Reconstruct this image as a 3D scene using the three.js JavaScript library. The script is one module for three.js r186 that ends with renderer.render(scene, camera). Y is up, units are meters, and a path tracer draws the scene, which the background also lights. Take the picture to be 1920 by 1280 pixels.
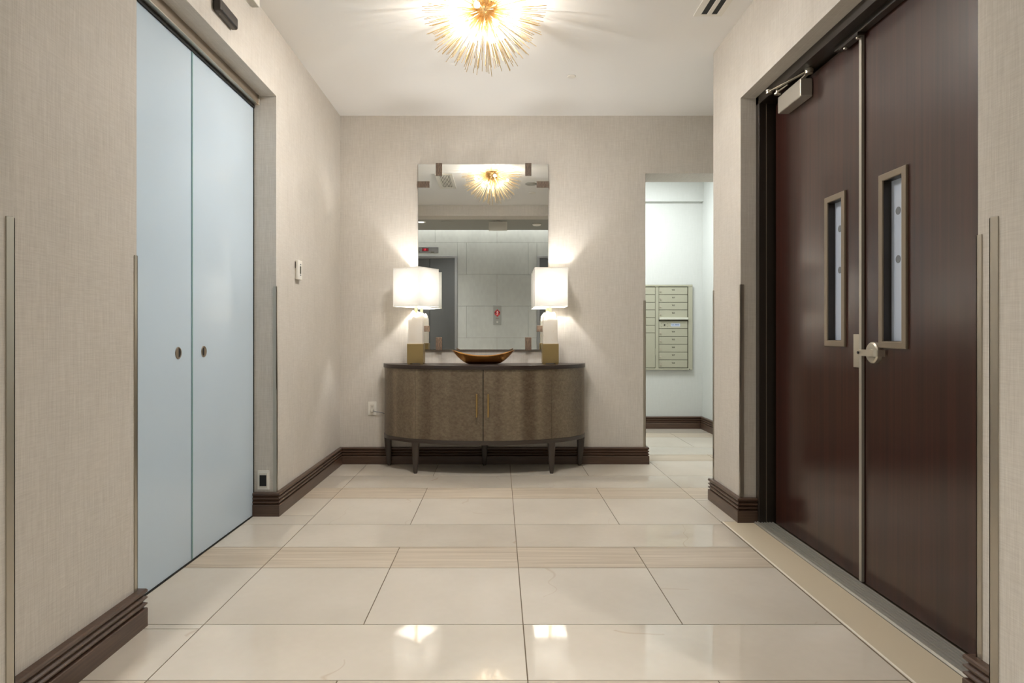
import * as THREE from 'three';
import { RoundedBoxGeometry } from 'three/addons/geometries/RoundedBoxGeometry.js';
import { mergeGeometries, toCreasedNormals } from 'three/addons/utils/BufferGeometryUtils.js';
import { RectAreaLightUniformsLib } from 'three/addons/lights/RectAreaLightUniformsLib.js';
import { TextGeometry } from 'three/addons/geometries/TextGeometry.js';
import { FontLoader } from 'three/addons/loaders/FontLoader.js';

// ------------------------------------------------------------ camera, light, exposure
// metres, y up; the far wall of the lobby stands at z = 0, the camera in the lift lobby at z = 5.64
const scene = new THREE.Scene();
scene.background = new THREE.Color(0x000000);
const camera = new THREE.PerspectiveCamera(55.21, 1.5, 0.05, 60);
camera.position.set(0, 1.115, 5.64);
camera.setViewOffset(1920, 1280, 24, 13, 1920, 1280);
camera.updateProjectionMatrix();
const renderer = new THREE.WebGLRenderer({ antialias: true });
renderer.toneMapping = THREE.LinearToneMapping;
renderer.toneMappingExposure = 1.38;
renderer.shadowMap.enabled = true;
RectAreaLightUniformsLib.init();

const WARM = new THREE.Color().setRGB(1.0, 0.978, 0.948);
const NEUTRAL = new THREE.Color().setRGB(1.0, 0.985, 0.96);
const COOL = new THREE.Color().setRGB(0.93, 0.98, 1.0);
const POWER = { chandelier: 1.6, glow: 0.18, lamp: 0.85, mail: 11.2, cove: 10.0, downlight: 13.0, side: 17.0 };

function areaLight(color, intensity, w, h, pos, target) {
  const l = new THREE.RectAreaLight(color, intensity, w, h);
  l.position.set(...pos); l.lookAt(...target); l.castShadow = true; scene.add(l); return l;
}
// ceiling panels of the mail room and of the room behind the frosted doors, cove over the lift wall
areaLight(COOL, POWER.mail, 1.2, 0.6, [1.3, 2.97, -1.1], [1.3, 0, -1.1]);
areaLight(COOL, POWER.side, 1.1, 0.6, [-2.9, 2.67, 2.4], [-2.9, 0, 2.4]);
areaLight(NEUTRAL, POWER.cove, 6.0, 0.10, [0, 3.235, 6.10], [0, 0, 6.30]);

// ------------------------------------------------------------ helpers
let seed = 7;
const rnd = () => { seed = (seed * 1664525 + 1013904223) >>> 0; return seed / 4294967296; };
const used = {};
function numbered(name) {
  if (!(name in used)) { used[name] = 0; return name; }
  used[name]++; return name + '_' + String(used[name]).padStart(3, '0');
}
function uvm(g) {                     // uv in metres, by the way each face points
  g = g.index ? g.toNonIndexed() : g;
  const p = g.attributes.position, uv = new Float32Array(p.count * 2);
  const a = new THREE.Vector3(), b = new THREE.Vector3(), c = new THREE.Vector3(), n = new THREE.Vector3();
  for (let i = 0; i < p.count; i += 3) {
    a.fromBufferAttribute(p, i); b.fromBufferAttribute(p, i + 1); c.fromBufferAttribute(p, i + 2);
    n.copy(b).sub(a).cross(c.clone().sub(a));
    const ax = Math.abs(n.x), ay = Math.abs(n.y), az = Math.abs(n.z);
    [a, b, c].forEach((v, k) => {
      const j = (i + k) * 2;
      if (ax >= ay && ax >= az) { uv[j] = v.z; uv[j + 1] = v.y; }
      else if (ay >= az) { uv[j] = v.x; uv[j + 1] = v.z; }
      else { uv[j] = v.x; uv[j + 1] = v.y; }
    });
  }
  g.setAttribute('uv', new THREE.BufferAttribute(uv, 2));
  return g;
}
function bx(x0, x1, y0, y1, z0, z1) {
  const g = new THREE.BoxGeometry(Math.abs(x1 - x0), Math.abs(y1 - y0), Math.abs(z1 - z0));
  g.translate((x0 + x1) / 2, (y0 + y1) / 2, (z0 + z1) / 2); return uvm(g);
}
function rb(x0, x1, y0, y1, z0, z1, r = 0.003, s = 2) {
  const w = Math.abs(x1 - x0), h = Math.abs(y1 - y0), d = Math.abs(z1 - z0);
  const g = new RoundedBoxGeometry(w, h, d, s, Math.min(r, w / 2.01, h / 2.01, d / 2.01));
  g.translate((x0 + x1) / 2, (y0 + y1) / 2, (z0 + z1) / 2);
  const n = g.index ? g.toNonIndexed() : g; const nn = n.attributes.normal.clone();
  const u = uvm(n); u.setAttribute('normal', nn); return u;
}
function rod(p0, p1, r0, r1 = r0, seg = 12) {
  const a = new THREE.Vector3(...p0), b = new THREE.Vector3(...p1), d = b.clone().sub(a);
  const g = new THREE.CylinderGeometry(r1, r0, d.length(), seg);
  g.translate(0, d.length() / 2, 0);
  g.applyQuaternion(new THREE.Quaternion().setFromUnitVectors(new THREE.Vector3(0, 1, 0), d.normalize()));
  g.translate(a.x, a.y, a.z); return g.toNonIndexed();
}
function flatDisc(axis, cx, cy, cz, r, t, seg = 32) {       // a disc of thickness t about (cx, cy, cz)
  const g = new THREE.CylinderGeometry(r, r, t, seg);
  if (axis === 'x') g.rotateZ(Math.PI / 2); if (axis === 'z') g.rotateX(Math.PI / 2);
  g.translate(cx, cy, cz); return g.toNonIndexed();
}
function merged(gs) {
  if (gs.length === 1) return gs[0];
  return mergeGeometries(gs.map(g => {
    const q = g.index ? g.toNonIndexed() : g.clone();
    for (const k of Object.keys(q.attributes)) if (!['position', 'normal', 'uv'].includes(k)) q.deleteAttribute(k);
    return q;
  }));
}
function put(mesh, parent) { mesh.castShadow = true; mesh.receiveShadow = true; parent.add(mesh); return mesh; }
function originOf(o) { const v = new THREE.Vector3(); for (let q = o; q && q !== scene; q = q.parent) v.add(q.position); return v; }
// one named mesh, its geometry written in room coordinates
function part(name, gs, mat, parent, label) {
  const g = merged(Array.isArray(gs) ? gs : [gs]).clone();
  const o = originOf(parent); g.translate(-o.x, -o.y, -o.z);
  const m = new THREE.Mesh(g, mat); m.name = name; if (label) m.userData.label = label;
  return put(m, parent);
}
function thing(name, label, category, pos, group) {
  const o = new THREE.Group(); o.name = numbered(name); o.position.set(...pos); scene.add(o);
  o.userData = { label, category }; if (group) o.userData.group = group; return o;
}
function struct(name, gs, mat, label, category) {
  const g = merged(Array.isArray(gs) ? gs : [gs]);
  const m = new THREE.Mesh(g, mat); m.name = name; m.userData = { kind: 'structure', label, category };
  return put(m, scene);
}
function structGroup(name, label, category, pos) {
  const o = new THREE.Group(); o.name = name; o.position.set(...pos); o.userData = { kind: 'structure', label, category };
  scene.add(o); return o;
}
// sweep of a (distance out, height) profile along a floor path [x, z], mitred at the corners
function sweep(path, prof, from = 0, to = path.length - 1) {
  const n = path.length, dir = [], off = [];
  for (let i = 0; i < n - 1; i++) {
    const dx = path[i + 1][0] - path[i][0], dz = path[i + 1][1] - path[i][1], l = Math.hypot(dx, dz);
    dir.push([dx / l, dz / l]);
  }
  for (let i = 0; i < n; i++) {
    const d0 = dir[Math.max(0, i - 1)], d1 = dir[Math.min(n - 2, i)];
    const n0 = [-d0[1], d0[0]], n1 = [-d1[1], d1[0]];
    const k = 1 + n0[0] * n1[0] + n0[1] * n1[1];
    off.push([(n0[0] + n1[0]) / k, (n0[1] + n1[1]) / k]);
  }
  const pos = [];
  const P = (i, j) => [path[i][0] + off[i][0] * prof[j][0], prof[j][1], path[i][1] + off[i][1] * prof[j][0]];
  const tri = (a, b, c) => pos.push(...a, ...b, ...c);
  for (let i = from; i < to; i++) for (let j = 0; j < prof.length - 1; j++) {
    const a = P(i, j), b = P(i + 1, j), c = P(i + 1, j + 1), d = P(i, j + 1);
    tri(a, b, c); tri(a, c, d);
  }
  const shape = prof.map(q => new THREE.Vector2(q[0], q[1]));
  const faces = THREE.ShapeUtils.triangulateShape(shape, []);
  for (const [i, flip] of [[from, true], [to, false]]) for (const f of faces) {
    const t = f.map(j => P(i, j)); if (flip) tri(t[0], t[1], t[2]); else tri(t[0], t[2], t[1]);
  }
  const g = new THREE.BufferGeometry();
  g.setAttribute('position', new THREE.Float32BufferAttribute(pos, 3));
  g.computeVertexNormals(); return uvm(g);
}

// ------------------------------------------------------------ textures
function hash(x, y, s) { let h = (x * 374761393 + y * 668265263 + s * 974634777) | 0; h = Math.imul(h ^ (h >>> 13), 1274126177); h ^= h >>> 16; return (h >>> 0) / 4294967296; }
function pnoise(u, v, nx, ny, s) {            // tileable value noise on u, v in 0..1
  const x = u * nx, y = v * ny, x0 = Math.floor(x), y0 = Math.floor(y);
  let fx = x - x0, fy = y - y0; fx = fx * fx * (3 - 2 * fx); fy = fy * fy * (3 - 2 * fy);
  const m = (a, n) => ((a % n) + n) % n;
  const a = hash(m(x0, nx), m(y0, ny), s), b = hash(m(x0 + 1, nx), m(y0, ny), s);
  const c = hash(m(x0, nx), m(y0 + 1, ny), s), d = hash(m(x0 + 1, nx), m(y0 + 1, ny), s);
  return (a + (b - a) * fx) * (1 - fy) + (c + (d - c) * fx) * fy;
}
function tex(w, h, fn, { srgb = true, size = [1, 1] } = {}) {
  const d = new Uint8Array(w * h * 4);
  for (let j = 0; j < h; j++) for (let i = 0; i < w; i++) {
    const c = fn((i + 0.5) / w, (j + 0.5) / h), k = (j * w + i) * 4;
    const q = typeof c === 'number' ? [c, c, c] : c;
    for (let m = 0; m < 3; m++) d[k + m] = Math.max(0, Math.min(255, Math.round(q[m])));
    d[k + 3] = 255;
  }
  const t = new THREE.DataTexture(d, w, h); t.magFilter = THREE.LinearFilter; t.minFilter = THREE.LinearMipmapLinearFilter; t.generateMipmaps = true;
  t.wrapS = t.wrapT = THREE.RepeatWrapping; t.repeat.set(1 / size[0], 1 / size[1]);
  if (srgb) t.colorSpace = THREE.SRGBColorSpace; t.needsUpdate = true; return t;
}
const mixc = (a, b, t) => [0, 1, 2].map(i => a[i] + (b[i] - a[i]) * t);
function weave(u, v) {                        // woven wallcovering: slubby upright threads over a fine cross thread
  const up = 0.5 * pnoise(u, v, 256, 9, 1) + 0.3 * pnoise(u, v, 400, 24, 2) + 0.2 * pnoise(u, v, 90, 4, 3);
  const ac = 0.6 * pnoise(u, v, 14, 300, 4) + 0.4 * pnoise(u, v, 40, 420, 5);
  return 0.62 * up + 0.38 * ac;
}
const WS = [0.62, 0.62];
const wallMap = tex(1024, 1024, (u, v) => {
  const w = weave(u, v), big = pnoise(u, v, 5, 3, 9);
  return mixc([193, 186, 176], [217, 211, 202], Math.max(0, Math.min(1, 0.5 + (w - 0.5) * 1.3 + (big - 0.5) * 0.10)));
}, { size: WS });
const wallBump = tex(1024, 1024, (u, v) => 255 * weave(u, v), { srgb: false, size: WS });
function crack(u, v, s, n) {                  // thin wandering veins
  const w = 0.09 * (pnoise(u, v, 6, 6, s) - 0.5) + 0.03 * (pnoise(u, v, 24, 24, s + 1) - 0.5);
  const f = pnoise(u + w, v + w, n, n, s + 2);
  return Math.max(0, 1 - Math.abs(f - 0.5) / 0.006) * (pnoise(u, v, 7, 7, s + 3) > 0.62 ? 1 : 0);
}
const stoneMap = tex(1024, 1024, (u, v) => {
  const b = 0.55 * pnoise(u, v, 5, 5, 21) + 0.3 * pnoise(u, v, 17, 17, 22) + 0.15 * pnoise(u, v, 90, 90, 23);
  let c = mixc([201, 191, 176], [217, 208, 194], b);
  return mixc(c, [166, 138, 112], 0.28 * crack(u, v, 30, 4));
}, { size: [2.1, 2.1] });
const veinMap = tex(1024, 1024, (u, v) => {
  const b = 0.45 * pnoise(u, v, 4, 60, 41) + 0.35 * pnoise(u, v, 9, 150, 42) + 0.2 * pnoise(u, v, 30, 300, 43);
  return mixc([168, 153, 133], [205, 192, 174], b * 1.1);
}, { size: [2.1, 1.0] });
const woodMap = tex(512, 1024, (u, v) => {
  const b = 0.5 * pnoise(u, v, 60, 3, 51) + 0.3 * pnoise(u, v, 170, 8, 52) + 0.2 * pnoise(u, v, 8, 2, 53);
  return mixc([36, 13, 8], [64, 29, 19], b);
}, { size: [0.9, 2.4] });
const darkWoodMap = tex(512, 256, (u, v) => {
  const b = 0.6 * pnoise(u, v, 5, 70, 61) + 0.4 * pnoise(u, v, 12, 120, 62);
  return mixc([62, 44, 33], [98, 73, 57], b);
}, { size: [0.8, 0.3] });
function skin(u, v) { return 0.5 * pnoise(u, v, 300, 160, 71) + 0.5 * pnoise(u, v, 150, 90, 72); }
const skinMap = tex(1024, 512, (u, v) => {
  const band = 0.6 * pnoise(u, v, 22, 1, 73) + 0.4 * pnoise(u, v, 46, 2, 74), s = skin(u, v);
  return mixc([88, 73, 56], [140, 128, 107], 0.95 * band + 0.6 * (s - 0.5));
}, { size: [2.2, 1.1] });
const skinBump = tex(1024, 512, (u, v) => 255 * skin(u, v), { srgb: false, size: [2.2, 1.1] });
const clipMap = tex(128, 128, (u, v) => {
  const b = 0.6 * pnoise(u, v, 30, 6, 81) + 0.4 * pnoise(u, v, 50, 40, 82);
  return mixc([58, 44, 34], [132, 110, 90], b);
}, { size: [0.1, 0.1] });
const linenBump = tex(256, 256, (u, v) => 255 * (0.5 * pnoise(u, v, 90, 20, 91) + 0.5 * pnoise(u, v, 20, 90, 92)), { srgb: false, size: [0.12, 0.12] });
const alabasterMap = tex(256, 256, (u, v) => mixc([238, 233, 224], [196, 172, 140], 0.9 * crack(u, v, 95, 3) + 0.22 * pnoise(u, v, 5, 5, 96)), { size: [0.3, 0.3] });
const brushBump = tex(256, 256, (u, v) => 255 * pnoise(u, v, 128, 3, 99), { srgb: false, size: [0.2, 0.8] });
const liftStoneMap = tex(512, 512, (u, v) => {
  const b = 0.6 * pnoise(u, v, 6, 3, 101) + 0.4 * pnoise(u, v, 40, 20, 102);
  return mixc([163, 165, 160], [177, 179, 174], b);
}, { size: [1.4, 1.4] });

// ------------------------------------------------------------ materials
const std = o => new THREE.MeshStandardMaterial(o);
const phy = o => new THREE.MeshPhysicalMaterial(o);
const M = {
  wall: std({ map: wallMap, bumpMap: wallBump, bumpScale: 0.0006, roughness: 0.8 }),
  mailWall: std({ color: 0xe9e9e6, map: tex(256, 256, (u, v) => mixc([222, 225, 223], [236, 238, 237], weave(u, v)), { size: WS }), bumpMap: wallBump, bumpScale: 0.0005, roughness: 0.8 }),
  ceiling: std({ color: 0xf1efec, roughness: 0.9 }),
  liftCeiling: std({ color: 0x9a9993, roughness: 0.9 }),
  plaster: std({ color: 0xe4e6e4, roughness: 0.9 }),
  grout: std({ color: 0x6e604d, roughness: 0.95 }),
  polished: phy({ map: stoneMap, roughness: 0.05, ior: 1.55 }),
  honed: std({ color: 0xf3f3f3, map: stoneMap, roughness: 0.42 }),
  vein: std({ map: veinMap, roughness: 0.5 }),
  border: std({ color: 0xcdbfa6, roughness: 0.5 }),
  caulk: std({ color: 0xf2eadb, roughness: 0.7 }),
  base: phy({ map: darkWoodMap, roughness: 0.38, clearcoat: 0.25, clearcoatRoughness: 0.35 }),
  steel: std({ color: 0xb8b2a6, metalness: 1, roughness: 0.32 }),
  alu: std({ color: 0xb9b6ae, metalness: 0.6, roughness: 0.42 }),
  nickel: std({ color: 0xcfc8ba, metalness: 0.9, roughness: 0.34 }),
  silverPaint: std({ color: 0xb5afa4, metalness: 0.55, roughness: 0.4 }),
  bronze: phy({ color: 0x2c241d, roughness: 0.36, metalness: 0.3, clearcoat: 0.3, clearcoatRoughness: 0.3 }),
  taupe: std({ color: 0x857868, roughness: 0.42, metalness: 0.35 }),
  door: phy({ map: woodMap, roughness: 0.5, specularIntensity: 0.4, clearcoat: 1, clearcoatRoughness: 0.17 }),
  glass: phy({ color: 0xd2dee6, roughness: 1, transmission: 0.35, thickness: 0, clearcoat: 1, clearcoatRoughness: 0.16 }),
  glassEdge: phy({ color: 0x86a8a4, roughness: 0.15 }),
  film: phy({ color: 0xbfc9d9, roughness: 0.4, clearcoat: 1, clearcoatRoughness: 0.02 }),
  black: std({ color: 0x0b0a09, roughness: 0.6 }),
  rubber: std({ color: 0x15130f, roughness: 0.8 }),
  greyDot: std({ color: 0x74787d, roughness: 0.6 }),
  white: std({ color: 0xe9e5dc, roughness: 0.5 }),
  offWhite: std({ color: 0xd8d2c6, roughness: 0.5 }),
  mirror: std({ color: 0xe4e6e4, metalness: 1, roughness: 0.0 }),
  mirrorEdge: std({ color: 0x8b8f8c, metalness: 0.6, roughness: 0.3 }),
  clip: std({ map: clipMap, bumpMap: clipMap, bumpScale: 0.002, roughness: 0.55 }),
  skin: phy({ map: skinMap, bumpMap: skinBump, bumpScale: 0.0008, roughness: 0.42, metalness: 0.15, clearcoat: 0.15, clearcoatRoughness: 0.4 }),
  espresso: phy({ color: 0x30231c, roughness: 0.36, clearcoat: 0.2, clearcoatRoughness: 0.25 }),
  legWood: phy({ color: 0x3a2f27, roughness: 0.4, clearcoat: 0.3, clearcoatRoughness: 0.3 }),
  brass: std({ color: 0xa58a5a, metalness: 0.9, roughness: 0.4 }),
  paleBrass: std({ color: 0xd6c090, metalness: 0.6, roughness: 0.4 }),
  satinBrass: std({ color: 0xa38d60, metalness: 0.7, roughness: 0.42 }),
  gold: std({ color: 0xc78f4c, metalness: 1, roughness: 0.24 }),
  goldRod: std({ color: 0xeed4a6, metalness: 1, roughness: 0.26 }),
  alabaster: phy({ map: alabasterMap, roughness: 0.5, transmission: 0.12, thickness: 0 }),
  shade: phy({ color: 0xd4d1ca, roughness: 1, transmission: 0.095, thickness: 0, bumpMap: linenBump, bumpScale: 0.0006, side: THREE.DoubleSide }),
  trim: std({ color: 0xf0ede6, roughness: 0.9 }),
  liftStone: std({ map: liftStoneMap, roughness: 0.5 }),
  liftDoor: std({ color: 0x717476, metalness: 1, roughness: 0.3, bumpMap: brushBump, bumpScale: 0.0002 }),
  liftFrame: std({ color: 0xa8aaac, metalness: 1, roughness: 0.34 }),
  mailbox: std({ color: 0xb3b19d, roughness: 0.45, metalness: 0.15 }),
  hood: std({ color: 0xdadacb, roughness: 0.35, metalness: 0.2 }),
  mailDark: std({ color: 0x4c4a3c, roughness: 0.7 }),
  ink: std({ color: 0x3a382f, roughness: 0.8 }),
  bulb: std({ color: 0xffffff, emissive: WARM, emissiveIntensity: 14, roughness: 0.4 }),
  lampBulb: std({ color: 0xffffff, emissive: NEUTRAL, emissiveIntensity: 6, roughness: 0.4 }),
  panelGlow: std({ color: 0xffffff, emissive: COOL, emissiveIntensity: 4, roughness: 0.5 }),
  coveGlow: std({ color: 0xffffff, emissive: NEUTRAL, emissiveIntensity: 4, roughness: 0.5 }),
  downGlow: std({ color: 0xffffff, emissive: NEUTRAL, emissiveIntensity: 3, roughness: 0.5 }),
};

// ------------------------------------------------------------ the room
const H = 3.005;                               // ceiling height
// plan: left wall x = -1.375, right wall x = 1.44, mail room beyond the far wall on the right, lift lobby behind z = 4.26
struct('wall_back', [bx(-1.75, 1.263, 0, H, -0.32, 0), bx(1.263, 2.41, 2.507, H, -0.32, 0)], M.wall, 'beige woven wallcovering on the far wall behind the sideboard', 'wall');
struct('wall_left', [bx(-1.75, -1.375, 0, H, 0, 1.614), bx(-1.75, -1.375, 2.585, H, 1.614, 3.165), bx(-1.75, -1.375, 0, H, 3.165, 3.955)], M.wall, 'beige woven wallcovering around the frosted glass sliding doors', 'wall');
struct('wall_right', [bx(1.44, 2.41, 0, H, 1.25, 1.747), bx(1.44, 2.41, 2.525, H, 1.747, 3.677), bx(1.44, 2.41, 0, H, 3.677, 3.955), bx(1.75, 2.41, 0, 2.525, 1.747, 3.677)], M.wall, 'beige woven wallcovering around the dark wooden double doors', 'wall');
struct('wall_front', [bx(-3.3, -1.255, 0, 3.1, 3.955, 4.26), bx(1.27, 3.3, 0, 3.1, 3.955, 4.26), bx(-1.255, 1.27, 2.85, 3.1, 3.955, 4.26)], M.wall, 'beige wall ends and header between the lobby and the lift lobby', 'wall');
struct('wall_mail', [bx(0.1, 2.55, 0, H, -2.25, -2.11), bx(0.1, 2.41, 2.686, H, -2.11, -2.06), bx(2.41, 2.55, 0, H, -2.11, 1.25), bx(0.1, 0.2, 0, H, -2.11, -0.32)], M.mailWall, 'pale wallcovering of the brightly lit mail room', 'wall');
struct('ceiling', [bx(-1.75, 2.55, H, H + 0.12, -2.25, 3.955)], M.ceiling, 'white painted ceiling of the lobby', 'ceiling');
struct('ceiling_lift_lobby', [bx(-3.3, 3.3, 2.97, 3.1, 4.26, 6.0), bx(-3.3, 3.3, 3.3, 3.4, 5.9, 6.6), bx(-3.3, 3.3, 3.1, 3.3, 5.9, 6.0)], M.liftCeiling, 'grey ceiling of the lift lobby ending in a lit cove', 'ceiling');
struct('wall_lift_side', [bx(-3.4, -3.3, 0, 3.4, 3.955, 6.6), bx(3.3, 3.4, 0, 3.4, 3.955, 6.6)], M.wall, 'beige end walls of the lift lobby', 'wall');

struct('wall_side_room', [bx(-4.1, -4.0, 0, 2.8, 1.0, 3.7), bx(-4.0, -1.75, 0, 2.8, 0.9, 1.0), bx(-4.0, -1.75, 0, 2.8, 3.7, 3.8), bx(-4.1, -1.75, 2.7, 2.8, 0.9, 3.8)], M.plaster, 'white room behind the frosted glass doors', 'wall');
// floor: slab and stone tiles in a repeating band of polished, wide honed and narrow vein-cut rows
const floor = structGroup('floor', 'cream stone tile floor in bands of polished and honed rows', 'floor', [0, 0, 0]);
part('slab', bx(-4.1, 3.4, -0.12, -0.0025, -2.3, 6.6), M.grout, floor);
{
  const J = 0.0021, X0 = 0.092, PW = 0.614;
  const bandZ = 3.534;                         // near edge of the polished row nearest the camera
  const rows = [];
  for (let k = -1; k < 5; k++) {
    const z = bandZ - k * 1.321;
    rows.push([z - 0.406, z, 'polished'], [z - 1.016, z - 0.406, 'honed'], [z - 1.321, z - 1.016, 'vein']);
  }
  const lay = (x0, x1, z0, z1, kind) => {
    if (x1 - x0 < 0.012 || z1 - z0 < 0.012) return;
    const g = bx(x0 + J, x1 - J, -0.012, 0, z0 + J, z1 - J);
    const ou = rnd() * 2.1, ov = rnd() * 2.1, uv = g.attributes.uv;
    for (let i = 0; i < uv.count; i++) uv.setXY(i, uv.getX(i) + ou, uv.getY(i) + ov);
    part('tile', g, M[kind], floor);
  };
  const spans = (z0, z1) => {                  // floor extent in x for each stretch of depth
    const cuts = [[-2.11, -0.32, 0.2, 2.41], [-0.32, 0, 1.263, 2.41], [0, 1.25, -1.375, 2.41], [1.25, 1.614, -1.375, 1.44], [1.614, 1.747, -1.53, 1.44], [1.747, 3.165, -1.53, 1.3295], [3.165, 3.955, -1.375, 1.3295], [3.955, 4.26, -1.255, 1.27]];
    return cuts.map(([a, b, l, r]) => [Math.max(a, z0), Math.min(b, z1), l, r]).filter(c => c[1] > c[0] + 1e-4);
  };
  for (const [z0, z1, kind] of rows) {
    const w = kind === 'polished' ? PW * 2 : PW;
    const parts = spans(z0, z1); if (!parts.length) continue;
    // one tile where the floor is the same width over the whole row, cut pieces only at the edges
    const L = Math.min(...parts.map(p => p[2])), R = Math.max(...parts.map(p => p[3]));
    const a = parts[0][0], b = parts[parts.length - 1][1];
    for (let i = -4; i < 5; i++) {
      const x0 = X0 + i * w, x1 = x0 + w;
      if (x1 < L || x0 > R) continue;
      const inner = parts.every(p => x0 >= p[2] - 1e-3 && x1 <= p[3] + 1e-3);
      if (inner) lay(x0, x1, a, b, kind);
      else {
        // join neighbouring stretches that clip the tile alike
        let cur = null;
        for (const p of parts) {
          const l = Math.max(x0, p[2]), r = Math.min(x1, p[3]);
          if (cur && Math.abs(cur[0] - l) < 1e-3 && Math.abs(cur[1] - r) < 1e-3) cur[3] = p[1];
          else { if (cur) lay(cur[0], cur[1], cur[2], cur[3], kind); cur = [l, r, p[0], p[1]]; }
        }
        if (cur) lay(cur[0], cur[1], cur[2], cur[3], kind);
      }
    }
  }
  part('tile', bx(-3.29, 3.29, -0.012, 0, 4.262, 6.32), M.honed, floor);
  part('border_stone', [bx(1.336, 1.508, -0.012, 0.0005, 1.75, 3.675), bx(1.336, 1.438, -0.012, 0.0005, 3.675, 3.955)], M.border, floor, 'plain beige stone border along the wooden doors');
  part('edge_strip', bx(1.3275, 1.3355, -0.012, 0.0012, 1.75, 3.955), M.caulk, floor, 'pale joint beside the stone border');
}

// baseboards with three ribs over a plain plinth
const BP = [[0, 0], [0.028, 0], [0.028, 0.068], [0.0255, 0.071], [0.016, 0.073], [0.0275, 0.085], [0.0275, 0.089], [0.016, 0.0965], [0.0275, 0.108], [0.0275, 0.112], [0.016, 0.1195], [0.0275, 0.131], [0.0275, 0.139], [0.0235, 0.144], [0, 0.145]];
const pathA = [[-1.512, 1.614], [-1.375, 1.614], [-1.375, 0], [1.263, 0], [1.263, -0.32]];
struct('baseboard_left', sweep(pathA, BP, 0, 2), M.base, 'dark ribbed baseboard under the thermostat wall', 'baseboard');
struct('baseboard_back', sweep(pathA, BP, 2, 4), M.base, 'dark ribbed baseboard behind the sideboard', 'baseboard');
struct('baseboard_left_pier', sweep([[-1.255, 4.26], [-1.255, 3.955], [-1.375, 3.955], [-1.375, 3.165], [-1.512, 3.165]], BP), M.base, 'dark ribbed baseboard on the near left wall', 'baseboard');
struct('baseboard_right', sweep([[2.41, 1.25], [1.44, 1.25], [1.44, 1.747], [1.53, 1.747]], BP), M.base, 'dark ribbed baseboard between the mail room and the wooden doors', 'baseboard');
struct('baseboard_right_pier', sweep([[1.53, 3.677], [1.44, 3.677], [1.44, 3.955], [1.27, 3.955], [1.27, 4.26]], BP), M.base, 'dark ribbed baseboard on the near right wall', 'baseboard');
struct('baseboard_mail', sweep([[0.2, -2.11], [2.41, -2.11], [2.41, 1.25]], BP), M.base, 'dark ribbed baseboard in the mail room', 'baseboard');

// metal corner guards
[[-1.375, 1.614, 1, 1, 0.145, 1.412, 'at the wall corner right of the glass doors'],
 [-1.375, 3.165, 1, -1, 0.145, 1.414, 'at the wall corner left of the glass doors'],
 [-1.255, 3.955, 1, -1, 0.145, 1.416, 'at the far left of the photo'],
 [1.263, 0, 1, 1, 0.145, 1.41, 'on the far wall end beside the mail room opening'],
 [1.44, 1.25, -1, -1, 0.145, 1.41, 'on the right wall end facing the mail room'],
 [1.44, 1.747, -1, 1, 0.145, 1.414, 'at the wall corner left of the wooden doors'],
 [1.44, 3.677, -1, -1, 0.145, 1.414, 'at the wall corner right of the wooden doors'],
 [1.27, 3.955, -1, -1, 0.145, 1.416, 'at the far right of the photo']].forEach(([x, z, sx, sz, y0, y1, where], i) => {
  const t = 0.003, w = Math.abs(z - 3.955) < 0.01 ? 0.026 : 0.018;
  struct('trim_' + (i + 1), [bx(x, x + sx * t, y0, y1, z + sz * t, z - sz * w), bx(x + sx * t, x - sx * w, y0, y1, z, z + sz * t)], M.steel, 'brushed metal corner guard ' + where, 'corner guard');
});

// ------------------------------------------------------------ frosted glass sliding doors, left
function glassDoor(name, z0, z1, pullZ, label) {
  const d = structGroup(name, label, 'door', [-1.52, 0, (z0 + z1) / 2]);
  part('glass_panel', rb(-1.526, -1.514, 0.006, 2.545, z0, z1, 0.0015), M.glass, d);
  const p = part('finger_pull', [new THREE.TorusGeometry(0.0255, 0.0035, 10, 40).rotateY(Math.PI / 2).translate(-1.5135, 1.028, pullZ).toNonIndexed()], M.taupe, d, 'round bronze flush pull');
  const s = z1 > 2.6 && pullZ > 2.45 ? 1 : -1;
  const cup = new THREE.CylinderGeometry(0.0245, 0.0245, 0.001, 32).rotateZ(Math.PI / 2).translate(-1.5132, 1.028, pullZ).toNonIndexed();
  part('pull_cup', cup, M.black, p);
  const half = new THREE.CylinderGeometry(0.024, 0.024, 0.0015, 24, 1, false, 0, Math.PI).rotateZ(Math.PI / 2);
  if (s > 0) half.rotateX(Math.PI / 2); else half.rotateX(-Math.PI / 2);
  half.translate(-1.5125, 1.028, pullZ); part('pull_lip', half.toNonIndexed(), M.taupe, p);
  return d;
}
const GD = 2.431;
const gd1 = glassDoor('door_1', GD + 0.002, 3.20, 2.562, 'near frosted glass sliding door with round bronze pull');
const gd2 = glassDoor('door_2', 1.622, GD - 0.002, 2.295, 'far frosted glass sliding door with round bronze pull');
part('edge_seal', bx(-1.5135, -1.5105, 0.01, 2.54, GD - 0.011, GD - 0.003), M.glassEdge, gd2, 'green glass edge at the meeting line');
part('edge_seal', bx(-1.526, -1.511, 0.006, 2.545, 1.6145, 1.6215), M.rubber, gd2, 'black seal at the wall');
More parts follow.
